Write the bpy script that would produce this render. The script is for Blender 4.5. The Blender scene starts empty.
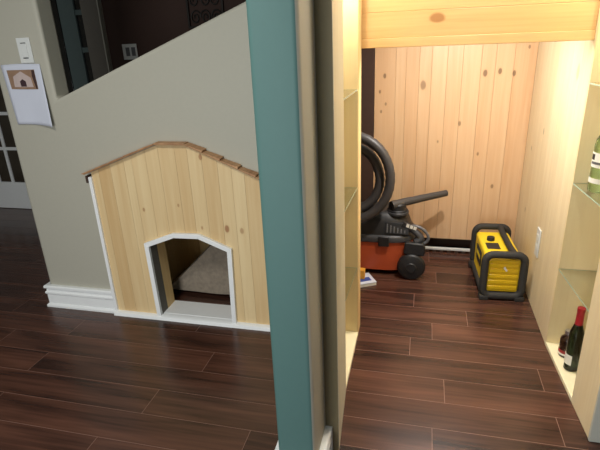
import bpy, bmesh, math, random
from mathutils import Vector, Matrix
random.seed(7)
S = bpy.context.scene
C = S.collection
PI = math.pi

# ------------------------------------------------------------------ materials
def new_mat(name):
    m = bpy.data.materials.new(name); m.use_nodes = True
    nt = m.node_tree
    return m, nt, nt.nodes['Principled BSDF']

def N(nt, t, **k):
    n = nt.nodes.new(t)
    for a, b in k.items():
        if a in n.inputs: n.inputs[a].default_value = b
        else: setattr(n, a, b)
    return n

def mixc(nt, fac, a, b, mode='MIX'):
    n = nt.nodes.new('ShaderNodeMix'); n.data_type = 'RGBA'; n.blend_type = mode
    if isinstance(fac, (int, float)): n.inputs[0].default_value = fac
    else: nt.links.new(fac, n.inputs[0])
    for i, v in ((6, a), (7, b)):
        if isinstance(v, tuple): n.inputs[i].default_value = (*v, 1)
        else: nt.links.new(v, n.inputs[i])
    return n.outputs[2]

def mth(nt, op, a, b=None, c=None, clamp=False):
    n = nt.nodes.new('ShaderNodeMath'); n.operation = op; n.use_clamp = clamp
    for i, v in enumerate((a, b, c)):
        if v is None: continue
        if isinstance(v, (int, float)): n.inputs[i].default_value = v
        else: nt.links.new(v, n.inputs[i])
    return n.outputs[0]

def srgb(*c):
    def f(v):
        v /= 255.0
        return v/12.92 if v <= .04045 else ((v+.055)/1.055)**2.4
    return tuple(f(v) for v in c)

def plain(name, col, rough=.5, metal=0, var=.06, scale=30, bump=0.0, **k):
    m, nt, p = new_mat(name)
    tc = N(nt, 'ShaderNodeTexCoord')
    no = N(nt, 'ShaderNodeTexNoise', Scale=scale, Detail=4.0)
    nt.links.new(tc.outputs['Object'], no.inputs['Vector'])
    d = tuple(max(0, c*(1-var*2)) for c in col); l = tuple(min(1, c*(1+var)) for c in col)
    nt.links.new(mixc(nt, no.outputs['Fac'], d, l), p.inputs['Base Color'])
    p.inputs['Roughness'].default_value = rough
    p.inputs['Metallic'].default_value = metal
    if bump:
        b = N(nt, 'ShaderNodeBump', Strength=bump, Distance=.002)
        nt.links.new(no.outputs['Fac'], b.inputs['Height']); nt.links.new(b.outputs[0], p.inputs['Normal'])
    for a, v in k.items(): p.inputs[a.replace('_', ' ')].default_value = v
    return m

def wood(name, light, dark, axis='Z', rough=.45, tintvar=.35, grain=1.0, knots=(), kcol=None, fine=1.0, coat=0.0, kscale=None):
    """board wood: grain runs along `axis`; each board shifts by its 'tint'."""
    m, nt, p = new_mat(name)
    tc = N(nt, 'ShaderNodeTexCoord')
    at = N(nt, 'ShaderNodeAttribute'); at.attribute_name = 'tint'
    tint = at.outputs['Fac']
    off = N(nt, 'ShaderNodeCombineXYZ')
    o1 = mth(nt, 'MULTIPLY', tint, 37.3)
    for i in range(3): nt.links.new(o1, off.inputs[i])
    add = N(nt, 'ShaderNodeVectorMath', operation='ADD')
    nt.links.new(tc.outputs['Object'], add.inputs[0]); nt.links.new(off.outputs[0], add.inputs[1])
    def stretched(a, b):
        mp = N(nt, 'ShaderNodeMapping')
        s = {'X': (b, a, a), 'Y': (a, b, a), 'Z': (a, a, b)}[axis]
        mp.inputs['Scale'].default_value = s
        nt.links.new(add.outputs[0], mp.inputs['Vector'])
        return mp.outputs[0]
    n1 = N(nt, 'ShaderNodeTexNoise', Scale=1.0, Detail=3.0, Distortion=.6)
    nt.links.new(stretched(22*fine, 1.3), n1.inputs['Vector'])
    n2 = N(nt, 'ShaderNodeTexNoise', Scale=1.0, Detail=4.0)
    nt.links.new(stretched(130*fine, 3.0), n2.inputs['Vector'])
    w = N(nt, 'ShaderNodeMath', operation='MULTIPLY_ADD')
    f = mth(nt, 'ADD', mth(nt, 'MULTIPLY', n1.outputs['Fac'], .75), mth(nt, 'MULTIPLY', n2.outputs['Fac'], .35))
    f = mth(nt, 'MULTIPLY_ADD', mth(nt, 'SUBTRACT', f, .55), 2.2*grain, .5, clamp=True)
    f = mth(nt, 'ADD', mth(nt, 'MULTIPLY', f, 1-tintvar), mth(nt, 'MULTIPLY', tint, tintvar), clamp=True)
    col = mixc(nt, f, dark, light)
    kc = kcol or tuple(c*.28 for c in dark)
    for (kx, ky, kz, kr, ks) in knots:
        sub = N(nt, 'ShaderNodeVectorMath', operation='SUBTRACT')
        nt.links.new(tc.outputs['Object'], sub.inputs[0]); sub.inputs[1].default_value = (kx, ky, kz)
        sc = N(nt, 'ShaderNodeVectorMath', operation='MULTIPLY')
        st = {'X': (.6, 1, 1), 'Y': (1, .6, 1), 'Z': (1, 1, .6)}[axis]
        nt.links.new(sub.outputs[0], sc.inputs[0]); sc.inputs[1].default_value = st
        ln = N(nt, 'ShaderNodeVectorMath', operation='LENGTH'); nt.links.new(sc.outputs[0], ln.inputs[0])
        d = mth(nt, 'ADD', ln.outputs['Value'], mth(nt, 'MULTIPLY', mth(nt, 'SUBTRACT', n1.outputs['Fac'], .5), kr*.8))
        halo = mth(nt, 'SUBTRACT', 1.0, mth(nt, 'DIVIDE', d, kr*2.2), clamp=True)
        core = mth(nt, 'MULTIPLY', mth(nt, 'SUBTRACT', 1.35, mth(nt, 'DIVIDE', d, kr), clamp=True), 2.2, clamp=True)
        col = mixc(nt, mth(nt, 'MULTIPLY', halo, .55*ks), col, dark)
        ring = mth(nt, 'MULTIPLY', core, .8*ks)
        col = mixc(nt, ring, col, kc)
    nt.links.new(col, p.inputs['Base Color'])
    p.inputs['Roughness'].default_value = rough
    if coat:
        p.inputs['Coat Weight'].default_value = coat; p.inputs['Coat Roughness'].default_value = .15
    b = N(nt, 'ShaderNodeBump', Strength=.12, Distance=.001)
    nt.links.new(n2.outputs['Fac'], b.inputs['Height']); nt.links.new(b.outputs[0], p.inputs['Normal'])
    return m

def glass(name, col, rough=.02, ior=1.45):
    m, nt, p = new_mat(name)
    p.inputs['Base Color'].default_value = (*col, 1)
    p.inputs['Transmission Weight'].default_value = 1
    p.inputs['Roughness'].default_value = rough; p.inputs['IOR'].default_value = ior
    return m

M = {}
M['wall'] = plain('beige wall paint', srgb(178, 175, 160), .6, var=.02, scale=60, bump=.05)
M['teal'] = plain('teal wall paint', srgb(77, 112, 108), .6, var=.02, scale=60, bump=.05)
M['shaded_beige'] = plain('olive wall paint', srgb(130, 120, 90), .6, var=.02, scale=60)  # beige wall in shade, the shade put into a darker colour
M['grey_wall'] = plain('pale grey wall paint', srgb(190, 190, 178), .6, var=.02, scale=60, bump=.05)
M['ceiling'] = plain('ceiling white', srgb(215, 215, 210), .8, var=.02)
M['brown_wall'] = plain('dark brown wall paint', srgb(66, 43, 33), .7, var=.05)
M['white'] = plain('white trim paint', srgb(242, 244, 243), .35, var=.02)
M['cream'] = plain('cream melamine', srgb(236, 226, 190), .4, var=.03)
M['ply'] = wood('pale plywood', srgb(234, 218, 174), srgb(218, 196, 146), 'Z', .5, .1, .5)
M['black'] = plain('black plastic', srgb(34, 34, 35), .45, var=.1, scale=80)
M['charcoal'] = plain('charcoal plastic', srgb(62, 62, 64), .42, var=.08, scale=80)
M['hose'] = plain('dark grey hose plastic', srgb(66, 63, 62), .42, var=.08, scale=60)
M['gray_plastic'] = plain('mid grey plastic', srgb(96, 96, 98), .35, var=.05)
M['orange'] = plain('orange plastic', srgb(196, 88, 50), .38, var=.05, scale=20)
M['yellow'] = plain('yellow plastic', srgb(246, 214, 44), .4, var=.04)
M['yellow_dark'] = plain('smoked yellow plastic', srgb(212, 176, 30), .25, var=.06)
M['rubber'] = plain('black rubber', srgb(44, 43, 41), .7, var=.1)
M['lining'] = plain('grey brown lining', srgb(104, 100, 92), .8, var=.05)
M['paper'] = plain('white paper', srgb(206, 210, 222), .8, var=.01)
M['switch'] = plain('white plastic', srgb(216, 218, 214), .35, var=.01)
M['dark_gap'] = plain('plain dark brown', srgb(66, 44, 32), .7, var=.1)
M['black_pane'] = plain('unlit door glass', srgb(14, 13, 13), .15, var=.1)
M['door_glass'] = plain('dim door glass', srgb(66, 58, 48), .12, var=.3, scale=6)
M['door_grey'] = plain('grey green door paint', srgb(84, 98, 96), .5, var=.03)
M['casing_grey'] = plain('taupe casing paint', srgb(112, 106, 96), .55, var=.03)
M['iron'] = plain('dark wrought metal', srgb(58, 54, 50), .5, .6, var=.1)
M['shelf_glass'] = glass('clear shelf glass', (.93, .98, .95))
M['glass_edge'] = plain('polished glass edge', srgb(176, 196, 176), .2, var=.02)
M['fleece'] = plain('grey beige fleece', srgb(146, 134, 118), .95, var=.22, scale=45, bump=.9)
M['shingle'] = wood('cedar shingle', srgb(212, 168, 122), srgb(150, 100, 66), 'Y', .6, .3)
M['lit_gap_line'] = plain('lit floor bevel', srgb(142, 106, 92), .5, var=.05)  # pale seam colour stands for light caught on the plank bevels
M['floor'] = wood('dark hand scraped laminate', srgb(102, 67, 53), srgb(36, 22, 18), 'X', .25, .3, 1.5, fine=.6)
M['floor'].node_tree.nodes['Principled BSDF'].inputs['Specular IOR Level'].default_value = .5

DH = Vector((-1.2, 2.185, 0))
M['dog_pine'] = wood('dog house pine', srgb(236, 212, 164), srgb(206, 168, 114), 'Z', .45, .55, 1.0,
    knots=[(-1.426-DH.x, 0, .667, .006, .7), (-1.063-DH.x, 0, .96, .008, .8), (-.96-DH.x, 0, .582, .011, .9), (-.88-DH.x, 0, .575, .009, .6),
           (-1.22-DH.x, 0, .70, .005, .6), (-1.10-DH.x, 0, .58, .005, .6)], kcol=srgb(150, 92, 56))
M['back_pine'] = wood('back wall pine', srgb(230, 197, 155), srgb(207, 160, 115), 'Z', .42, .45, 1.0,
    knots=[(.36, 3.37, 1.233, .011, 1), (.447, 3.37, 1.243, .010, 1), (.53, 3.37, 1.229, .009, 1), (-.014, 3.37, 1.167, .017, .75),
           (-.26, 3.37, 1.23, .008, .9), (-.29, 3.37, 1.13, .006, .9), (-.25, 3.37, 1.05, .006, .7), (-.28, 3.37, 1.0, .006, .8),
           (.23, 3.37, .92, .008, .8), (.47, 3.37, .50, .008, .8), (.10, 3.37, .80, .005, .6), (.60, 3.37, 1.38, .006, .8), (.36, 3.37, .72, .006, .8)])
M['right_pine'] = wood('right wall pine', srgb(234, 219, 182), srgb(214, 192, 150), 'Z', .4, .3, .9,
    knots=[(.65, 2.47, 1.30, .018, .5), (.65, 2.95, .95, .009, .7), (.65, 3.2, .8, .008, .7), (.65, 3.15, .42, .008, .7)])
M['header_pine'] = wood('header pine', srgb(218, 184, 128), srgb(192, 148, 92), 'X', .4, .3, 1.0, knots=[(.036, 2.315, 1.546, .017, .9)], kcol=srgb(140, 88, 40))
M['stile_pine'] = wood('pale stile wood', srgb(216, 210, 184), srgb(198, 188, 158), 'Z', .5, .2, .8)
M['jamb_pine'] = wood('honey stile pine', srgb(236, 208, 152), srgb(216, 178, 116), 'Z', .45, .2, .8)

# ------------------------------------------------------------------ mesh builder
class B:
    def __init__(s):
        s.bm = bmesh.new(); s.t = s.bm.faces.layers.float.new('tint'); s.mi = 0
    def _f(s, vs, tint):
        try: f = s.bm.faces.new(vs)
        except ValueError: return None
        f[s.t] = tint; f.material_index = s.mi
        return f
    def box(s, x0, x1, y0, y1, z0, z1, tint=0.5):
        return s.prism([(x0, y0), (x1, y0), (x1, y1), (x0, y1)], 'Z', z0, z1, tint)
    def prism(s, pts, axis, a, b, tint=0.5):
        def v(p, h):
            return {'Z': (p[0], p[1], h), 'Y': (p[0], h, p[1]), 'X': (h, p[0], p[1])}[axis]
        lo = [s.bm.verts.new(v(p, a)) for p in pts]; hi = [s.bm.verts.new(v(p, b)) for p in pts]
        s._f(lo, tint); s._f(hi[::-1], tint)
        n = len(pts)
        for i in range(n): s._f([lo[i], lo[(i+1) % n], hi[(i+1) % n], hi[i]], tint)
        return s
    def loft(s, rings, tint=.5, cap=True, closed=False):
        R = [[s.bm.verts.new(p) for p in r] for r in rings]
        n = len(R[0])
        m = len(R)
        for k in range(m if closed else m-1):
            a, b = R[k], R[(k+1) % m]
            for i in range(n): s._f([a[i], a[(i+1) % n], b[(i+1) % n], b[i]], tint)
        if cap and not closed:
            s._f(R[0][::-1], tint); s._f(R[-1], tint)
        return s
    def lathe(s, prof, c=(0, 0, 0), n=28, axis='Z', tint=.5):
        rings = []
        for r, z in prof:
            ring = []
            for i in range(n):
                a = 2*PI*i/n; u, w = max(r, 1e-4)*math.cos(a), max(r, 1e-4)*math.sin(a)
                ring.append({'Z': (c[0]+u, c[1]+w, c[2]+z), 'Y': (c[0]+u, c[1]+z, c[2]+w), 'X': (c[0]+z, c[1]+u, c[2]+w)}[axis])
            rings.append(ring)
        return s.loft(rings, tint)
    def tube(s, pts, r, n=14, closed=False, tint=.5):
        pts = [Vector(p) for p in pts]; m = len(pts)
        rings = []; up = None
        for i in range(m):
            if closed: t = pts[(i+1) % m]-pts[i-1]
            else: t = pts[min(i+1, m-1)]-pts[max(i-1, 0)]
            t.normalize()
            if up is None:
                up = t.orthogonal().normalized()
            up = (up - t*up.dot(t)).normalized()
            sd = t.cross(up)
            rr = r(i/(m-1), i) if callable(r) else r
            rings.append([pts[i]+up*rr*math.cos(2*PI*k/n)+sd*rr*math.sin(2*PI*k/n) for k in range(n)])
        return s.loft(rings, tint, closed=closed)
    def build(s, name, mats, parent=None, bevel=0, seg=2, smooth=True, local=False, angle=35, subs=0):
        bmesh.ops.recalc_face_normals(s.bm, faces=s.bm.faces[:])
        if parent is not None and not local:
            p = parent; L = Vector((0, 0, 0))
            while p: L += p.location; p = p.parent
            bmesh.ops.translate(s.bm, verts=s.bm.verts[:], vec=-L)
        me = bpy.data.meshes.new(name); s.bm.to_mesh(me); s.bm.free()
        for m in (mats if isinstance(mats, (list, tuple)) else [mats]): me.materials.append(m)
        if smooth:
            for p in me.polygons: p.use_smooth = True
            me.set_sharp_from_angle(angle=math.radians(angle))
        o = bpy.data.objects.new(name, me); C.objects.link(o)
        if parent is not None: o.parent = parent
        if bevel:
            b = o.modifiers.new('bevel', 'BEVEL'); b.width = bevel; b.segments = seg; b.limit_method = 'ANGLE'; b.angle_limit = math.radians(40)
        if subs:
            d = o.modifiers.new('sub', 'SUBSURF'); d.levels = d.render_levels = subs
        return o

def spline(pts, k=8):
    P = [Vector(p) for p in pts]; out = []
    P = [P[0]*2-P[1]] + P + [P[-1]*2-P[-2]]
    for i in range(1, len(P)-2):
        a, b, c, d = P[i-1:i+3]
        for j in range(k):
            t = j/k
            out.append(.5*((2*b)+(c-a)*t+(2*a-5*b+4*c-d)*t*t+(3*b-a-3*c+d)*t**3))
    out.append(P[-2]); return out

def struct(o, label=None):
    o['kind'] = 'structure'
    if label: o['label'] = label
    return o
def tag(o, label, cat, group=None):
    o['label'] = label; o['category'] = cat; o['kind'] = 'thing'
    if group: o['group'] = group
    return o
def thing(name, label, cat, loc=(0, 0, 0), rz=0, group=None):
    o = bpy.data.objects.new(name, None); C.objects.link(o); o.location = loc; o.rotation_euler = (0, 0, rz)
    o.empty_display_size = .05
    return tag(o, label, cat, group)

# ------------------------------------------------------------------ floor
b = B()
P0, PW = 1.298, .1567
J = {-1: -1.235, 0: -1.846, 1: -1.126, 2: -1.855, 3: -.985, 4: -1.866, 5: -1.165, 6: .099, 8: -.003, 10: .129, 12: .085}
EXTRA = {1: .094, 3: .148, 5: -.011, 2: -.40, 4: -.62}
PL = 1.22
for k in range(-9, 18):
    y0, y1 = P0+k*PW, P0+(k+1)*PW
    j = J.get(k, -2+random.random()*PL)
    xs = sorted(set([j+i*PL for i in range(-5, 6)]))
    if k in EXTRA:
        xs = sorted([x for x in xs if abs(x-EXTRA[k]) > .45 or abs(x-j) < 1e-6]+[EXTRA[k]])
    xs = [x for x in xs if -5.0 < x < 1.5]; xs = [-5.0]+xs+[1.5]
    for a, c in zip(xs[:-1], xs[1:]):
        b.box(a+.0011, c-.0011, y0+.0012, y1-.0012, -.012, 0, random.random())
b.mi = 1
b.box(-5, 1.5, P0-9*PW, P0+18*PW, -.03, -.0004)
struct(b.build('floor', [M['floor'], M['lit_gap_line']], smooth=False), 'dark brown wood plank floor running through both spaces')

# ------------------------------------------------------------------ left wall with its raking opening
WY = 2.205
poly = [(-2.175, 0), (-1.438, 0), (-1.440, .465), (-1.270, .531), (-1.122, .533), (-.954, .463), (-.966, 0), (-.413, 0),
        (-.413, 1.788), (-1.845, 1.243), (-1.845, 2.45), (-2.175, 2.45)]
b = B(); b.prism(poly, 'Y', WY, WY+.125)
struct(b.build('wall_left', M['wall'], bevel=.018, seg=4), 'beige wall around the dog house with a raking cut out above')

# baseboard, left part
def skirting(name, path, label, h=.145, t=.017):
    """profile swept along a plan path, outward = left normal handled by caller"""
    prof = [(0, 0), (t+.012, 0), (t+.012, .012), (t+.005, .021), (t, .023), (t, h-.062), (t+.007, h-.054), (t+.007, h-.044), (t, h-.038), (t-.002, h-.024), (t+.008, h-.018), (t+.008, h-.006), (t+.003, h), (0, h)]
    rings = []
    n = len(path)
    for i, p in enumerate(path):
        p = Vector(p)
        d0 = (p-Vector(path[i-1])).normalized() if i else None
        d1 = (Vector(path[i+1])-p).normalized() if i < n-1 else None
        n0 = Vector((d0.y, -d0.x)) if d0 else None; n1 = Vector((d1.y, -d1.x)) if d1 else None
        if n0 and n1:
            m = (n0+n1).normalized(); m = m/m.dot(n0)
        else: m = n0 or n1
        rings.append([(p.x+m.x*u, p.y+m.y*u, z) for u, z in prof])
    bb = B(); bb.loft(rings)
    return struct(bb.build(name, M['white'], angle=25), label)
skirting('baseboard_left', [(-2.175, 2.33), (-2.175, WY), (-1.722, WY)], 'tall white moulded baseboard left of the dog house')

# ------------------------------------------------------------------ dog house
dog = thing('dog_house', 'pine plank dog house front with white arched opening set in beige wall', 'dog house', DH)
XL, XR = -1.706, -.44
ROOF = [(-1.80, .835), (-1.293, 1.022), (-1.128, 1.022), (-.777, .868), (-.42, .71)]
def lerp(tab, x):
    for (x0, y0), (x1, y1) in zip(tab[:-1], tab[1:]):
        if x0 <= x <= x1: return y0+(y1-y0)*(x-x0)/(x1-x0)
    return tab[-1][1] if x > tab[-1][0] else tab[0][1]
ATOP = [(-1.438, .465), (-1.270, .531), (-1.122, .533), (-.956, .463)]
seams = [XL, -1.66, -1.585, -1.50, -1.452, -1.368, -1.292, -1.201, -1.134, -1.059, -.978, -.907, -.841, -.76, -.68, -.60, -.52, XR]
b = B()
for i, (a, c) in enumerate(zip(seams[:-1], seams[1:])):
    tint = random.random()
    brk = sorted(set([a+.0005, c-.0005]+[x for x in (-1.438, -1.293, -1.270, -1.128, -1.122, -.956, -.777) if a+.002 < x < c-.002]))
    inside = [x for x in brk]
    # slices -> one polygon per slice
    for p, q in zip(brk[:-1], brk[1:]):
        mid = (p+q)/2
        def bot(x): return lerp(ATOP, x) if -1.438 <= mid <= -.956 else .012
        b.prism([(p, bot(p)), (q, bot(q)), (q, lerp(ROOF, q)-.004), (p, lerp(ROOF, p)-.004)], 'Y', 2.185, 2.2045, tint)
fp = b.build('front_panel', M['dog_pine'], dog, smooth=False)
# white side strip and base strip
b = B(); b.box(-1.722, XL+.003, 2.172, 2.2045, 0, .842); b.build('side_trim', M['white'], dog, bevel=.002)
b = B(); b.prism([(2.155, 0), (2.205, 0), (2.205, .024), (2.170, .024), (2.160, .018)], 'X', -1.722, -1.478)
b.prism([(2.155, 0), (2.205, 0), (2.205, .024), (2.170, .024), (2.160, .018)], 'X', -.942, XR)
b.prism([(2.155, 0), (2.205, 0), (2.205, .024), (2.170, .024), (2.160, .018)], 'X', -1.478, -.942)
b.build('base_trim', M['white'], dog, bevel=.001)
b = B(); b.box(-1.437, -.967, 2.2, 2.345, 0.002, .026); b.build('threshold', M['white'], dog, bevel=.002)
# arched white trim : pieces follow the opening
def off(pts, d):
    out = []
    for i, p in enumerate(pts):
        p = Vector(p)
        ns = []
        if i: t = (p-Vector(pts[i-1])).normalized(); ns.append(Vector((-t.y, t.x)))
        if i < len(pts)-1: t = (Vector(pts[i+1])-p).normalized(); ns.append(Vector((-t.y, t.x)))
        m = sum(ns, Vector((0, 0))).normalized(); m = m/m.dot(ns[0]); out.append(tuple(p+m*d))
    return out
inn = [(-1.415, .0), (-1.424, .458), (-1.265, .519), (-1.124, .522), (-.967, .458), (-.981, .0)]
out_ = off(inn, .026)
b = B()
for i in range(len(inn)-1):
    b.prism([inn[i], inn[i+1], out_[i+1], out_[i]], 'Y', 2.166, 2.1855)
b.build('arch_trim', M['white'], dog, bevel=.0015)
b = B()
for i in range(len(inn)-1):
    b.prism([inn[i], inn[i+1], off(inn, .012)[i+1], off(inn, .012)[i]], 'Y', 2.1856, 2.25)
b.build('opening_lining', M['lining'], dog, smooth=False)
b = B()
for i in range(len(inn)-1):
    b.prism([inn[i], inn[i+1], off(inn, .012)[i+1], off(inn, .012)[i]], 'Y', 2.2502, 2.335, random.random())
b.build('den_jamb', M['jamb_pine'], dog, smooth=False)
# roof: boards along the slopes with overlapping shingles
b = B(); b2 = B()
segs = [(ROOF[0], ROOF[1]), (ROOF[1], ROOF[2]), (ROOF[2], ROOF[4])]
segs[0] = ((-1.736, .857), ROOF[1])
for (p, q) in segs:
    p, q = Vector(p), Vector(q); d = (q-p).normalized(); n = Vector((-d.y, d.x))
    b.prism([tuple(p), tuple(q), tuple(q+n*.006), tuple(p+n*.006)], 'Y', 2.160, 2.2045, random.random())
b.build('roof_board', M['shingle'], dog)
def shingles(p, q, n_, flip):
    p, q = Vector(p), Vector(q); L = (q-p).length; d = (q-p)/L; n = Vector((-d.y, d.x))
    for k in range(n_):
        sb = B()
        a = p+d*(L*k/n_)+n*.0062; e = p+d*(L*(k+1)/n_+(-.002))+n*.0062
        lo, hi = (.001, .010) if flip else (.005, .002)
        sb.prism([tuple(a), tuple(e), tuple(e+n*hi), tuple(a+n*lo)], 'Y', 2.152, 2.2044, random.random())
        sb.build('shingle', M['shingle'], dog)
shingles((-1.738, .856), ROOF[1], 5, False)
shingles(ROOF[2], ROOF[4], 8, True)
sb = B(); p, q = Vector(ROOF[1]), Vector(ROOF[2]); n = Vector((0, 1))
sb.prism([tuple(p+n*.0062), tuple(q+n*.0062), tuple(q+n*.010), tuple(p+n*.010)], 'Y', 2.153, 2.2044, .5); sb.build('shingle', M['shingle'], dog)
b = B(); b.box(-1.732, -1.722, 2.165, 2.2045, .812, .85); b.build('roof_bracket', M['dark_gap'], dog)
# den behind the opening
b = B()
for i in range(8):
    y0 = 2.335+i*.085
    b.box(-1.575, -1.555, y0, y0+.0835, 0, 1.0, random.random())
b.build('den_side_wall', M['jamb_pine'], dog, smooth=False)
b = B(); b.box(-1.575, -.90, 3.015, 3.03, 0, 1.0); b.box(-.915, -.90, 2.335, 3.015, 0, 1.0); b.box(-1.575, -.90, 2.335, 3.03, 1.0, 1.015)
b.build('den_lining', M['jamb_pine'], dog, smooth=False)

# fleece bed in the den
bed = thing('dog_bed', 'pale fleece dog cushion slumped inside the dog house opening', 'dog bed', (-1.2, 2.6, 0))
outl = [(-1.545, .02), (-1.2, .012), (-.93, .02), (-.925, .30), (-.93, .60), (-1.02, .53), (-1.15, .40), (-1.28, .265), (-1.41, .135)]
rings = []
for (yy, sc) in ((2.50, .90), (2.485, .95), (2.51, 1.0), (2.60, 1.03), (2.70, 1.0), (2.74, .9)):
    cx, cz = -1.14, .22
    r = []
    n = len(outl)
    pts = []
    for i in range(n):
        a, c = Vector(outl[i]), Vector(outl[(i+1) % n])
        for t in (0, .34, .67): pts.append(a.lerp(c, t))
    for i, p_ in enumerate(pts):
        x = cx+(p_.x-cx)*sc; z = max(.008, cz+(p_.y-cz)*sc)
        r.append((x-.012+random.uniform(-.004, .004), yy-.025+random.uniform(-.006, .006)+.03*max(0, z-.05), z))
    rings.append(r)
b = B(); b.loft(rings); b.build('cushion', M['fleece'], bed, angle=80, subs=2)

# ------------------------------------------------------------------ far room behind the left wall
FY = 3.8
b = B(); b.box(-5, -.8, FY+.05, FY+.1, 0, 2.45); struct(b.build('wall_far', M['brown_wall']), 'dark brown wall seen above the raking cut out')
b = B(); b.box(-5.05, -5, -.1, FY+.1, 0, 2.45); struct(b.build('wall_outer', M['wall']))
def french(name, x0, x1, frame, pane, stile, cols, rows, zb, label, y=FY, mun=.024, zt=2.05):
    d = struct(thing(name, label, 'door', (x0, y, 0)), label); 
    del d['category']
    b = B(); st = stile
    b.box(x0, x0+st, y, y+.04, 0, zt); b.box(x1-st, x1, y, y+.04, 0, zt)
    b.box(x0+st, x1-st, y, y+.04, 0.004, zb); b.box(x0+st, x1-st, y, y+.04, zt-.12, zt)
    b.build('door_frame', frame, d, bevel=.003)
    b = B(); W = x1-x0-2*st; Hh = zt-.12-zb
    for i in range(1, cols): b.box(x0+st+W*i/cols-mun/2, x0+st+W*i/cols+mun/2, y+.006, y+.034, zb, zt-.12)
    for i in range(1, rows): b.box(x0+st, x1-st, y+.008, y+.032, zb+Hh*i/rows-mun/2, zb+Hh*i/rows+mun/2)
    b.build('muntins', frame, d, bevel=.002)
    b = B(); b.box(x0+st, x1-st, y+.018, y+.022, zb, zt-.12); b.build('pane', pane, d)
    return d
french('door_1', -4.46, -3.62, M['white'], M['door_glass'], .10, 4, 5, .275, 'white glazed door far behind the wall end at lower left', mun=.03)
d2 = french('door_2', -2.97, -2.175, M['door_grey'], M['black_pane'], .150, 3, 6, .30, 'grey green glazed door seen through the raking cut out', mun=.04, zt=2.16)
# dark reveal and casing round the second door, in front of it
b = B(); b.box(-3.05, -2.972, FY-.005, FY+.05, 0, 2.1); struct(b.build('trim_1', M['black_pane'], bevel=.003), 'black reveal strip beside the grey green door')
b = B(); b.box(-2.712, -2.553, FY-.06, FY-.004, 0, 2.2); b.mi = 1; b.box(-2.553, -2.541, FY-.07, FY-.004, 0, 2.2)
struct(b.build('trim_2', [M['casing_grey'], M['wall']], bevel=.003), 'taupe casing with pale edge behind the raking cut out')
b = B(); b.box(-2.60, -.8, FY-.02, FY+.05, 0, 2.45); struct(b.build('wall_brown', M['brown_wall']), 'dark brown wall behind the raking cut out')
# switch on the brown wall
sw = thing('light_switch', 'double light switch on the dark brown wall behind the raking cut out', 'light switch', (-2.35, FY-.02, 1.43))
b = B(); b.box(-2.415, -2.285, FY-.027, FY-.0205, 1.372, 1.492); b.build('switch_plate', M['switch'], sw, bevel=.002)
for x in (-2.385, -2.333):
    b = B(); b.box(x, x+.034, FY-.031, FY-.0271, 1.40, 1.466); b.build('rocker', M['gray_plastic'], sw, bevel=.001)
# wrought panel
wp = thing('scroll_ornament', 'dark ornate scrollwork panel hung on the brown wall', 'wall decoration', (-1.65, FY-.03, 1.62))
b = B(); y = FY-.035
for (x0, x1, z0, z1) in ((-1.80, -1.785, 1.60, 2.1), (-1.515, -1.50, 1.60, 2.1), (-1.80, -1.50, 1.585, 1.60), (-1.80, -1.50, 2.1, 2.115)): b.box(x0, x1, y-.01, y+.014, z0, z1)
b.build('frame', M['iron'], wp, bevel=.002)
b = B()
for zc in (1.66, 1.78, 1.90, 2.02):
    for xc, sg in ((-1.735, 1), (-1.65, -1), (-1.565, 1)):
        pts = []
        for i in range(26):
            a = i/25*3.2*PI; r = .046*(1-i/25*.8)
            pts.append((xc+sg*r*math.cos(a), y, zc+r*math.sin(a)*1.2))
        b.tube(pts, .0055, 8)
b.build('scrollwork', M['iron'], wp)

# ------------------------------------------------------------------ things on the left wall
sw = thing('light_switch', 'white rocker light switch above the hung paper on the beige wall', 'light switch', (-1.957, WY, 1.486))
b = B(); b.box(-1.997, -1.919, WY-.007, WY-.0003, 1.426, 1.546); b.build('switch_plate', M['switch'], sw, bevel=.002)
b = B(); b.box(-1.975, -1.941, WY-.011, WY-.0072, 1.453, 1.519); b.build('rocker', M['switch'], sw, bevel=.0015)
for z in (1.5195, 1.4485):
    b = B(); b.box(-1.972, -1.944, WY-.0116, WY-.0073, z, z+.003); b.build('rocker_gap', M['black'], sw)
pp = thing('paper_sheet', 'white paper sheet with a printed photo, curling off the beige wall', 'paper', (-1.99, WY, 1.26))
rings = []
NX, NZ = 14, 18
bm = bmesh.new(); lay = bm.faces.layers.float.new('tint')
def pap(u, v, d=0):
    x0, x1 = -2.108-.022*v, -1.892+.020*(1-v)
    x = x0+(x1-x0)*u; z = 1.108+.312*v+.004*math.sin(u*PI)
    lift = .003+.022*max(0, u-.45)**1.5*max(0, 1-v)*3+.004*(1-v)
    return (x-pp.location.x, WY-lift-d-pp.location.y, z-pp.location.z+.010*(1-u)*(1-v))
gv = [[bm.verts.new(pap(i/NX, j/NZ)) for i in range(NX+1)] for j in range(NZ+1)]
for j in range(NZ):
    for i in range(NX): bm.faces.new((gv[j][i], gv[j][i+1], gv[j+1][i+1], gv[j+1][i]))
me = bpy.data.meshes.new('sheet'); bm.to_mesh(me); bm.free(); me.materials.append(M['paper'])
for p in me.polygons: p.use_smooth = True
so = bpy.data.objects.new('sheet', me); C.objects.link(so); so.parent = pp
md = so.modifiers.new('s', 'SOLIDIFY'); md.thickness = .0006; md.offset = 0
def onpaper(name, poly, mat, d):
    bm = bmesh.new()
    vs = [bm.verts.new(pap(u, v, d)) for u, v in poly]; f = bm.faces.new(vs)
    r = bmesh.ops.extrude_face_region(bm, geom=[f]); bmesh.ops.translate(bm, verts=[e for e in r['geom'] if isinstance(e, bmesh.types.BMVert)], vec=(0, -.0003, 0))
    bmesh.ops.recalc_face_normals(bm, faces=bm.faces[:])
    me = bpy.data.meshes.new(name); bm.to_mesh(me); bm.free(); me.materials.append(mat)
    o = bpy.data.objects.new(name, me); C.objects.link(o); o.parent = pp
    return o
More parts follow.
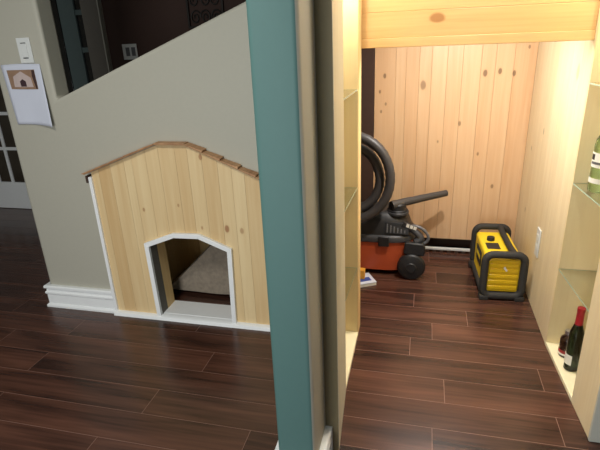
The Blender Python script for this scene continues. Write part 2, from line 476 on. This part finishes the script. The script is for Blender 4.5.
ph = onpaper('printed_photo', [(.12, .60), (.83, .60), (.83, .91), (.12, .91)], plain('print tan', srgb(152, 122, 98), .5, var=.15, scale=30), .0012)
pal = plain('print white', srgb(196, 178, 172), .5, var=.08, scale=40)
for nm, po, mt, dd in (('print_house', [(.22, .63), (.72, .63), (.70, .78), (.47, .88), (.25, .80)], pal, .0026),
                       ('print_edge', [(.78, .605), (.825, .605), (.825, .90), (.76, .90), (.74, .80)], plain('print brown', srgb(70, 50, 44), .5), .0020),
                       ('print_doorway', [(.40, .635), (.55, .635), (.55, .72), (.475, .755), (.40, .72)], plain('print dark', srgb(64, 44, 48), .5), .0044)):
    o = onpaper(nm, po, mt, dd)
# nest print details under the photo
for nm in ('print_house', 'print_edge', 'print_doorway'): bpy.data.objects[nm].parent = ph

# ------------------------------------------------------------------ middle post / partition
def arc(cx, cy, r, a0, a1, n=5):
    return [(cx+r*math.cos(math.radians(a0+(a1-a0)*i/n)), cy+r*math.sin(math.radians(a0+(a1-a0)*i/n))) for i in range(n+1)]
r_ = .018
plan = arc(-.429+r_, 1.21+r_, r_, 180, 270)+arc(-.298-r_, 1.21+r_, r_, 270, 360)+[(-.298, 1.392), (-.2495, 1.392), (-.2505, 1.408), (-.412, 1.408), (-.412, 2.204), (-.429, 2.204)]
b = B(); lo = [b.bm.verts.new((x, y, 0)) for x, y in plan]; hi = [b.bm.verts.new((x, y, 2.45)) for x, y in plan]
n = len(plan)
b.mi = 1
b._f(lo[::-1], .5); b._f(hi, .5)
for i in range(n):
    (x0, y0), (x1, y1) = plan[i], plan[(i+1) % n]
    xm = (x0+x1)/2; ym = (y0+y1)/2
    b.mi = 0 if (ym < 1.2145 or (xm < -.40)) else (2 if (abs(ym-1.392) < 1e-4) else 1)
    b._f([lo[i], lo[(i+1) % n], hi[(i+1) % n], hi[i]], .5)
struct(b.build('wall_middle', [M['teal'], M['wall'], M['shaded_beige']], angle=30), 'teal fronted post with beige side between dog house and bar passage')
skirting('baseboard_middle', [(-.429, 2.15), (-.429, 1.21), (-.298, 1.21), (-.298, 1.392), (-.272, 1.392)], 'white baseboard around the foot of the teal post')

# ------------------------------------------------------------------ left bar cabinet (runs slightly skew)
def xl(y): return -.2515-.0767*(y-1.40) if y < 1.771 else -.280-.007*(y-1.77)
cl = thing('display_cabinet', 'left tall pine cabinet with open glass shelved niche behind the teal post', 'cabinet', (-.34, 1.85, 0))
ZT = 1.95
b = B(); b.prism([(-.41, 1.409), (xl(1.41), 1.409), (xl(1.77), 1.77), (-.41, 1.77)], 'Z', 0, ZT); b.build('stile', M['stile_pine'], cl, bevel=.003)
b = B(); b.prism([(-.41, 2.212), (xl(2.212), 2.212), (xl(2.31), 2.31), (-.41, 2.31)], 'Z', 0, ZT); b.build('stile', M['jamb_pine'], cl, bevel=.003)
b = B(); b.box(-.4105, -.40, 1.7705, 2.2115, .0, ZT); b.build('back_panel', M['ply'], cl)
b = B(); b.box(-.3995, -.286, 2.206, 2.2115, .021, ZT-.02); b.build('jamb', M['ply'], cl)
b = B(); b.prism([(-.3995, 1.7705), (xl(1.77), 1.7705), (xl(2.21), 2.2115), (-.3995, 2.2115)], 'Z', 0, .02); b.build('bottom_shelf', M['cream'], cl, bevel=.002)
b = B(); b.prism([(-.3995, 1.7705), (xl(1.77), 1.7705), (xl(2.21), 2.2115), (-.3995, 2.2115)], 'Z', ZT-.02, ZT); b.build('top_panel', M['ply'], cl)
# ------------------------------------------------------------------ right bar cabinet
def xr(y): return .675-.048*(y-1.727)
cr = thing('display_cabinet', 'right tall pine cabinet niche with glass shelves and bottles', 'cabinet', (.75, 2.0, 0))
b = B(); b.prism([(xr(1.672), 1.672), (.88, 1.672), (.88, 1.88), (xr(1.88), 1.88)], 'Z', 0, ZT); b.build('stile', M['right_pine'], cr, bevel=.003)
b = B(); b.box(.87, .88, 1.8805, 2.31, 0, ZT); b.build('back_panel', M['ply'], cr)
b = B(); b.box(.6505, .8695, 2.285, 2.2965, .0205, ZT-.02); b.build('jamb', M['ply'], cr)
b = B(); b.prism([(xr(1.88), 1.8805), (.8695, 1.8805), (.8695, 2.2965), (xr(2.29), 2.2965)], 'Z', 0, .02); b.build('bottom_shelf', M['cream'], cr, bevel=.002)
b = B(); b.prism([(xr(1.88), 1.8805), (.8695, 1.8805), (.8695, 2.2965), (xr(2.29), 2.2965)], 'Z', ZT-.02, ZT); b.build('top_panel', M['ply'], cr)
b = B(); b.box(.676, 1.5, 1.655, 1.671, 0, 2.45); struct(b.build('wall_near', M['grey_wall'], bevel=.004), 'pale grey wall end at the lower right corner')

# glass shelves
def shelf(x0, x1, y0, y1, sk, z, lab, grp):
    b = B(); b.prism([(x0(y0)+sk*4, y0), (x1, y0), (x1, y1), (x0(y1)+sk, y1)], 'Z', z-.006, z)
    for f in list(b.bm.faces)[2:]: f.material_index = 1
    o = b.build('glass_shelf', [M['shelf_glass'], M['glass_edge']], smooth=False); tag(o, lab, 'shelf', grp); return o
for z, w in ((1.273, 'topmost'), (.848, 'middle'), (.43, 'lowest')):
    shelf(xr, .8692, 1.8815, 2.2840, .003, z, w+' clear glass shelf in the right cabinet niche', 'glass shelves in the right niche')
for z, w in ((1.27, 'topmost'), (.82, 'middle'), (.40, 'lowest')):
    shelf(xl, -.3992, 1.7715, 2.2052, -.005, z, w+' clear glass shelf in the left cabinet niche', 'glass shelves in the left niche')

# ------------------------------------------------------------------ pine nook: back wall, right wall, header
b = B()
xs = [-.326, -.19, -.125, -.041, .035, .13, .223, .333, .417, .524, .6495]
for i, (a, c) in enumerate(zip(xs[:-1], xs[1:])):
    t_ = [.35, .8, .3, .5, .65, .45, .8, .4, .55, .3][i]
    b.box(a+.0004, c-.0004, 3.37, 3.388, .10, ZT, t_)
b.mi = 1; b.box(-.326, .6495, 3.3805, 3.395, .10, ZT)
struct(b.build('wall_back', [M['back_pine'], M['dark_gap']], smooth=False, bevel=.0015), 'vertical pine plank back wall of the nook')
b = B(); b.box(-.8, .90, 3.47, 3.50, 0, 2.45); struct(b.build('wall_behind', M['dark_gap']), 'dark gap behind the foot of the pine wall')
b = B(); b.box(-.8, -.327, 3.372, 3.40, 0, ZT); struct(b.build('trim_3', M['dark_gap'], bevel=.003), 'dark brown strip at the left end of the pine back wall')  # dark brown board closing the back to the left of the planks
b = B()
ys = [2.297, 2.43, 2.56, 2.70, 2.83, 2.97, 3.10, 3.24, 3.47]
for i, (a, c) in enumerate(zip(ys[:-1], ys[1:])):
    b.box(.65, .668, a+.0006, c-.0006, 0, ZT, [.6, .75, .5, .7, .45, .6, .4, .5][i])
b.mi = 1; b.box(.6605, .675, 2.297, 3.47, 0, ZT)
struct(b.build('wall_right', [M['right_pine'], M['dark_gap']], smooth=False, bevel=.0012), 'pale pine plank right wall of the nook')
b = B()
b.box(-.305, .65, 2.312, 2.335, 1.434, 1.473, .8)
b.box(-.305, .65, 2.316, 2.335, 1.4732, 1.578, .35)
b.box(-.305, .65, 2.316, 2.335, 1.5782, 2.45, .6)
struct(b.build('trim_4', M['header_pine'], bevel=.002), 'pine header boards across the top of the nook opening')
b = B(); b.box(-.81, -.8, 2.335, 3.8, 0, 2.45); struct(b.build('wall_side', M['brown_wall']))
b = B(); b.box(-.8, .65, 2.3355, 3.369, 1.70, 1.72); struct(b.build('ceiling_nook', M['ceiling']))
b = B(); b.box(-5, 1.5, -1.2, 3.9, 2.45, 2.47); struct(b.build('ceiling', M['ceiling']))

# slotted strip at the foot of the back wall
sp = thing('slotted_strip', 'white slotted strip lying along the foot of the pine back wall', 'strip', (.2, 3.356, 0))
b = B(); b.box(-.10, .62, 3.345, 3.366, 0.018, .037); b.build('rail', M['switch'], sp, bevel=.004)
for i in range(14):
    b = B(); b.box(-.09+i*.05, -.065+i*.05, 3.342, 3.366, 0, .0178); b.build('shadow_dash', M['dark_gap'], sp)  # dark blocks put in for shadow and reflection dashes below the rail
# outlet
ot = thing('wall_outlet', 'white cover plate low on the right pine wall above the yellow radio', 'outlet', (.65, 2.71, .38))
b = B(); b.box(.642, .6497, 2.675, 2.745, .30, .463); b.build('cover_plate', M['switch'], ot, bevel=.003)
for z in (.335, .395):
    b = B(); b.box(.6395, .6419, 2.693, 2.727, z, z+.035); b.build('socket', M['switch'], ot, bevel=.001)

# ------------------------------------------------------------------ bottles
glass_dark = glass('dark bottle glass', (.03, .05, .035)); glass_brown = glass('dark brown bottle glass', (.06, .03, .03))
glass_green = glass('pale green bottle glass', (.66, .96, .80))
M['label_white'] = plain('label paper', srgb(226, 224, 214), .6, var=.03)
M['label_red'] = plain('red label', srgb(150, 34, 34), .5)
M['capsule'] = plain('red foil capsule', srgb(168, 34, 44), .35)
M['silver'] = plain('silver cap', srgb(200, 200, 205), .25, .9)
M['liquor'] = plain('dark liquor', srgb(36, 14, 14), .1)
def bottle(name, label, loc, prof, gm, labs, cap=None, liquid=None, rz=0):
    t = thing(name, label, 'bottle', loc, rz, None)
    b = B(); b.lathe(prof, n=36); b.build('body', gm, t, local=True, angle=50)
    for nm, r, z0, z1, a0, a1, mt in labs:
        rings = []
        for i in range(17):
            a = math.radians(a0+(a1-a0)*i/16); ca, sa = math.cos(a), math.sin(a)
            rings.append([(ca*rr, sa*rr, z) for rr, z in ((r, z0), (r+.0006, z0), (r+.0006, z1), (r, z1))])
        b = B(); b.loft(rings); b.build(nm, mt, t, local=True, angle=50)
    if cap:
        b = B(); b.lathe(cap[0], n=28); b.build('cap', cap[1], t, local=True, angle=40)
    return t
bottle('liquor_bottle', 'squat dark bottle with silver cap and red label on right niche floor', (.714, 2.19, .0203),
       [(.0, 0), (.029, 0), (.032, .004), (.032, .085), (.029, .098), (.018, .108), (.013, .112), (.013, .118)], glass_brown,
       [('label', .0324, .022, .038, 150, 320, M['label_red']), ('label', .0324, .012, .0215, 150, 320, M['label_white'])],
       ([(.0, .1185), (.0165, .1185), (.0165, .136), (.0, .137)], M['silver']))
bottle('wine_bottle', 'tall dark wine bottle with red foil neck on right niche floor', (.712, 2.085, .0203),
       [(.0, .006), (.024, 0), (.030, .004), (.030, .18), (.028, .20), (.020, .226), (.0155, .245), (.0145, .30), (.0155, .302), (.0155, .318), (.0, .319)], glass_dark,
       [('label', .0304, .035, .085, 150, 250, M['label_white'])],
       ([(.0163, .235), (.0170, .24), (.0158, .25), (.0152, .30), (.0163, .302), (.0163, .3205), (.0, .321)], M['capsule']))
bottle('gin_bottle', 'pale green glass bottle with white label on middle shelf of right niche', (.722, 2.17, .8483),
       [(.0, .006), (.04, 0), (.046, .006), (.046, .19), (.043, .215), (.028, .243), (.016, .256), (.014, .30), (.0, .301)], glass_green,
       [('label', .0464, .105, .165, 150, 290, M['label_white']), ('label', .0464, .04, .06, 160, 290, M['label_white']), ('emblem', .0470, .135, .158, 175, 200, M['iron']), ('emblem', .0470, .118, .128, 180, 270, M['gray_plastic'])],
       ([(.0155, .285), (.0165, .285), (.0165, .315), (.0, .316)], M['silver']))
bottle('gin_bottle', 'green glass bottle standing nearer on middle shelf of right niche', (.735, 2.05, .8483),
       [(.0, .006), (.034, 0), (.040, .006), (.040, .15), (.034, .18), (.016, .20), (.014, .24), (.0, .241)], glass('green bottle glass', (.58, .93, .76)),
       [('label', .0404, .06, .12, 150, 300, M['label_white'])], ([(.015, .22), (.016, .22), (.016, .25), (.0, .251)], M['silver']))

# ------------------------------------------------------------------ vacuum
vac = thing('shop_vacuum', 'orange and black shop vacuum with coiled hose against the pine wall', 'vacuum cleaner', (-.27, 3.09, 0))
def sup(cx, cy, a, c, z, e=3.2, n=40, dz=0):
    out = []
    for i in range(n):
        t = 2*PI*i/n; ct, st = math.cos(t), math.sin(t)
        out.append((cx+a*math.copysign(abs(ct)**(2/e), ct), cy+c*math.copysign(abs(st)**(2/e), st), z))
    return out
b = B(); b.loft([sup(-.275, 3.09, .225, .150, .030), sup(-.275, 3.09, .236, .158, .036), sup(-.275, 3.09, .250, .168, .228), sup(-.275, 3.09, .250, .168, .236)]); b.build('tank', M['orange'], vac, angle=40)
b = B(); b.loft([sup(-.275, 3.09, .256, .174, .2365), sup(-.275, 3.09, .264, .180, .242), sup(-.275, 3.09, .264, .180, .262), sup(-.275, 3.09, .254, .172, .280), sup(-.275, 3.09, .245, .164, .284)])
b.build('rim_band', M['charcoal'], vac, angle=40)
b = B(); b.loft([sup(-.275, 3.09, .240, .160, .2845), sup(-.275, 3.09, .236, .155, .305), sup(-.272, 3.09, .212, .140, .36), sup(-.268, 3.09, .180, .120, .405), sup(-.268, 3.09, .15, .10, .422), sup(-.268, 3.09, .10, .07, .426)])
b.build('lid', M['black'], vac, angle=50)
b = B(); b.lathe([(.05, .385), (.064, .39), (.066, .43), (.058, .436), (.055, .468), (.045, .478), (0, .479)], (-.135, 3.03, 0)); b.build('motor_cap', M['black'], vac)
b = B(); b.lathe([(.070, .405), (.073, .408), (.073, .420), (.070, .423), (.0, .424)], (-.135, 3.03, 0)); b.build('cap_ring', M['charcoal'], vac)
# louvres on the front slope of the lid
b = B(); b.prism([(2.927, .296), (2.945, .296), (2.968, .366), (2.950, .366)], 'X', -.205, -.055); b.build('vent_panel', M['black'], vac, bevel=.003)
for i in range(6):
    x = -.195+i*.022; z1 = .356-.007*i
    yy = lambda z: 2.927+(z-.296)*.329
    b = B(); b.prism([(yy(.304)-.003, .304), (yy(.304)+.002, .304), (yy(z1)+.002, z1), (yy(z1)-.003, z1)], 'X', x, x+.008)
    b.build('vent_louvre', M['gray_plastic'], vac, bevel=.001)
b = B(); b.box(-.245, -.175, 2.900, 2.917, .215, .283); b.build('latch', M['black'], vac, bevel=.006)
wl = B().lathe([(0, -.028), (.060, -.028), (.080, -.022), (.088, -.010), (.088, .014), (.080, .024), (0, .026)], (-.032, 2.905, .0885), axis='Y', n=36).build('wheel', M['black'], vac, angle=25)
hb = B(); hb.lathe([(0, -.004), (.03, -.004), (.034, 0), (.034, .004), (0, .004)], (-.032, 2.875, .0885), axis='Y'); hb.build('hub', M['black'], wl)
w2 = B().lathe([(0, -.026), (.080, -.022), (.088, -.010), (.088, .014), (.080, .024), (0, .026)], (-.032, 3.265, .0885), axis='Y', n=36).build('wheel', M['black'], vac, angle=25)
b = B(); b.prism([(-.085, .175), (.045, .165), (.052, .215), (.04, .250), (-.075, .255)], 'Y', 2.893, 2.935); b.build('wheel_bracket', M['black'], vac, bevel=.008)
b = B(); b.tube(spline([(-.07, 2.96, .335), (-.02, 2.95, .35), (.035, 2.94, .33), (.066, 2.935, .285), (.05, 2.935, .245), (.0, 2.935, .235)], 6), .010); b.build('handle', M['gray_plastic'], vac)
b = B(); b.tube(spline([(-.06, 2.97, .33), (-.01, 2.955, .305), (.02, 2.94, .27), (-.01, 2.935, .245)], 6), .022); b.build('drain_spout', M['charcoal'], vac)
lb = B(); lb.prism([(-.105, .348), (-.02, .318), (-.01, .345), (-.09, .378)], 'Y', 2.938, 2.948); lo_ = lb.build('brand_label', M['black'], vac, bevel=.002)
for (x, z) in ((-.075, .345), (-.052, .338), (-.030, .330)):
    b = B(); b.prism([(x, z), (x+.018, z-.006), (x+.023, z+.016), (x+.005, z+.022)], 'Y', 2.9365, 2.9379); b.build('label_mark', M['label_white'], lo_)
# hose: two standing loops over the lid
pts = []
for i in range(150):
    t = i/149; a = math.radians(-75+360*2.0*t)
    R = .230-.068*min(1, max(0, (t-.28)/.35))
    pts.append((-.415+R*1.04*math.cos(a), 2.86+.09*t, .672+R*1.14*math.sin(a)))
b = B(); b.tube(pts, lambda t, i: .029*(1.04 if i % 2 else .97), n=16); b.build('hose', M['hose'], vac)
b = B(); b.tube([(-.17, 2.985, .468), (-.08, 3.045, .478), (.02, 3.11, .485), (.17, 3.205, .494)], lambda t, i: .029-.008*t, n=20); b.build('wand', M['hose'], vac)
# leaflets by the vacuum
mz = thing('magazine', 'white and blue magazine on the floor beside the orange vacuum', 'magazine', (-.33, 2.80, 0), math.radians(28))
b = B(); b.box(-.09, .07, -.06, .075, 0.0005, .022); b.build('pages', M['label_white'], mz, local=True, bevel=.001)
b = B(); b.box(-.092, .072, -.062, .077, .0222, .0236); b.build('cover', M['paper'], mz, local=True)
b = B(); b.box(-.05, .05, -.03, .02, .0237, .0242); b.build('cover_print', plain('blue print', srgb(60, 80, 150), .4), mz, local=True)
yb = B(); yb.box(-.385, -.318, 2.80, 2.845, .0245, .085); yo = yb.build('carton', plain('amber card', srgb(226, 160, 52), .6), bevel=.002)
tag(yo, 'small amber carton standing on the magazine by the vacuum', 'carton')

# ------------------------------------------------------------------ yellow jobsite radio
rd = thing('jobsite_radio', 'yellow jobsite radio in a black roll cage on the floor at right', 'radio', (.481, 2.935, 0), math.radians(3.2))
def ring_sq(y, w, h, z0, r, n=6, rc=.045):
    pts = []
    for (cx, cz, a0) in ((w/2-rc, z0+h-rc, 0), (-w/2+rc, z0+h-rc, 90), (-w/2+rc, z0+rc, 180), (w/2-rc, z0+rc, 270)):
        for i in range(n+1):
            a = math.radians(a0+90*i/n); pts.append((cx+rc*math.cos(a), y, cz+rc*math.sin(a)))
        # straight midpoints keep the tube round
    return pts
b = B(); b.tube(ring_sq(-.212, .215, .262, .026, .022), .0215, n=14, closed=True); fr = b.build('front_frame', M['rubber'], rd, local=True, angle=60)
b = B(); b.tube(ring_sq(.232, .205, .262, .026, .022), .0205, n=14, closed=True); b.build('rear_frame', M['rubber'], rd, local=True, angle=60)
b = B(); b.box(-.099, .099, -.185, .205, .035, .264); b.build('body', M['yellow'], rd, local=True, bevel=.018, seg=3)
b = B(); b.box(-.086, .086, -.206, -.186, .05, .252)
for i in range(5): b.box(-.080, .080, -.2115, -.2062, .066+i*.036, .088+i*.036)
b.build('front_cover', M['yellow_dark'], rd, local=True, bevel=.003)
b = B(); b.prism([(-.004, .205), (.012, .182), (.020, .188), (.004, .214)], 'Y', -.2132, -.2117); b.build('front_mark', M['label_white'], rd, local=True)
b = B(); b.tube([(.052, -.205, .288), (.05, -.10, .280), (.05, .0, .278), (.05, .12, .280), (.048, .225, .288)], .0185, n=12); b.build('carry_bar', M['rubber'], rd, local=True)
for x in (-.100, .100):
    b = B(); b.tube([(x, -.205, .034), (x, 0, .034), (x, .225, .034)], .0195, n=12); b.build('bottom_rail', M['rubber'], rd, local=True)
for x in (-.098, .098):
    for y in (-.205, .225):
        b = B(); b.box(x-.026, x+.026, y-.03, y+.03, 0, .03); b.build('foot', M['rubber'], rd, local=True, bevel=.006)
b = B(); b.lathe([(0, .2645), (.024, .2645), (.022, .285), (0, .286)], (-.035, .06, 0)); b.build('knob', M['black'], rd, local=True)
pn = B(); pn.box(-.105, -.0995, -.05, .10, .13, .225); pn = pn.build('side_panel', M['black'], rd, local=True, bevel=.004)
for i in range(5):
    b = B(); b.box(-.1065, -.1052, -.03+i*.024, -.014+i*.024, .17, .195); b.build('panel_mark', M['yellow'], pn, local=True)
b = B(); b.box(-.075, .0, -.08, .01, .2645, .267); b.build('top_label', M['black'], rd, local=True, bevel=.001)

# ------------------------------------------------------------------ light
def area(name, loc, size, energy, col, rot=(0, 0, 0), shape='DISK'):
    l = bpy.data.lights.new(name, 'AREA'); l.shape = shape; l.size = size; l.energy = energy; l.color = col
    o = bpy.data.objects.new(name, l); C.objects.link(o); o.location = loc; o.rotation_euler = rot; return o
def pt(name, loc, r, energy, col):
    l = bpy.data.lights.new(name, 'POINT'); l.shadow_soft_size = r; l.energy = energy; l.color = col
    o = bpy.data.objects.new(name, l); C.objects.link(o); o.location = loc; return o
WARM = (1.0, .84, .62)
area('nook_lamp', (.19, 2.42, 1.52), .05, 11, (1, .95, .90), (math.radians(26), 0, 0))
area('nook_ceiling_lamp', (.12, 2.62, 1.685), .10, 5, (1, .95, .90))
l = area('nook_sheen_panel', (.17, 3.1, 1.692), .8, 1.6, (.92, .96, 1), (0, 0, 0), 'RECTANGLE'); l.data.size_y = .34  # unseen panel added to lay a bluish sheen on the floor
pt('left_niche_lamp', (-.335, 2.0, 1.80), .03, 6.5, (1, .96, .88))
pt('right_niche_lamp', (.76, 2.08, 1.80), .03, 5, (1, .94, .83))
area('room_lamp', (-1.2, .4, 2.40), .5, 32, (1, .98, .93))
area('passage_lamp', (.22, 1.98, 2.38), .3, 18, (1, .95, .86))
area('front_fill', (-1.0, -1.6, .95), 1.2, 46, (.95, .98, 1.0), (math.radians(90), 0, math.radians(4)), 'SQUARE')  # unseen fill added behind the camera to even out the wall light
w = bpy.data.worlds.new('world'); S.world = w; w.use_nodes = True
w.node_tree.nodes['Background'].inputs[0].default_value = (.80, .92, 1.0, 1); w.node_tree.nodes['Background'].inputs[1].default_value = .12

# ------------------------------------------------------------------ camera
yaw, pit, rol = (math.radians(v) for v in (-14.6, 21.2, -2.51))
f = Vector((math.sin(yaw)*math.cos(pit), math.cos(yaw)*math.cos(pit), -math.sin(pit)))
rt_ = Vector((math.cos(yaw), -math.sin(yaw), 0)); up = rt_.cross(f)
r2 = math.cos(rol)*rt_+math.sin(rol)*up; u2 = -math.sin(rol)*rt_+math.cos(rol)*up
cam = bpy.data.cameras.new('camera'); co = bpy.data.objects.new('camera', cam); C.objects.link(co)
mat = Matrix((r2, u2, -f)).transposed().to_4x4(); mat.translation = (0, 0, 1.5)
co.matrix_world = mat
cam.sensor_fit = 'HORIZONTAL'; cam.sensor_width = 36; cam.lens = 488.3/600*36; cam.clip_start = .02
S.camera = co
S.view_settings.view_transform = 'Standard'; S.view_settings.look = 'None'; S.view_settings.gamma = 1; S.view_settings.exposure = 0
S.view_settings.use_curve_mapping = False
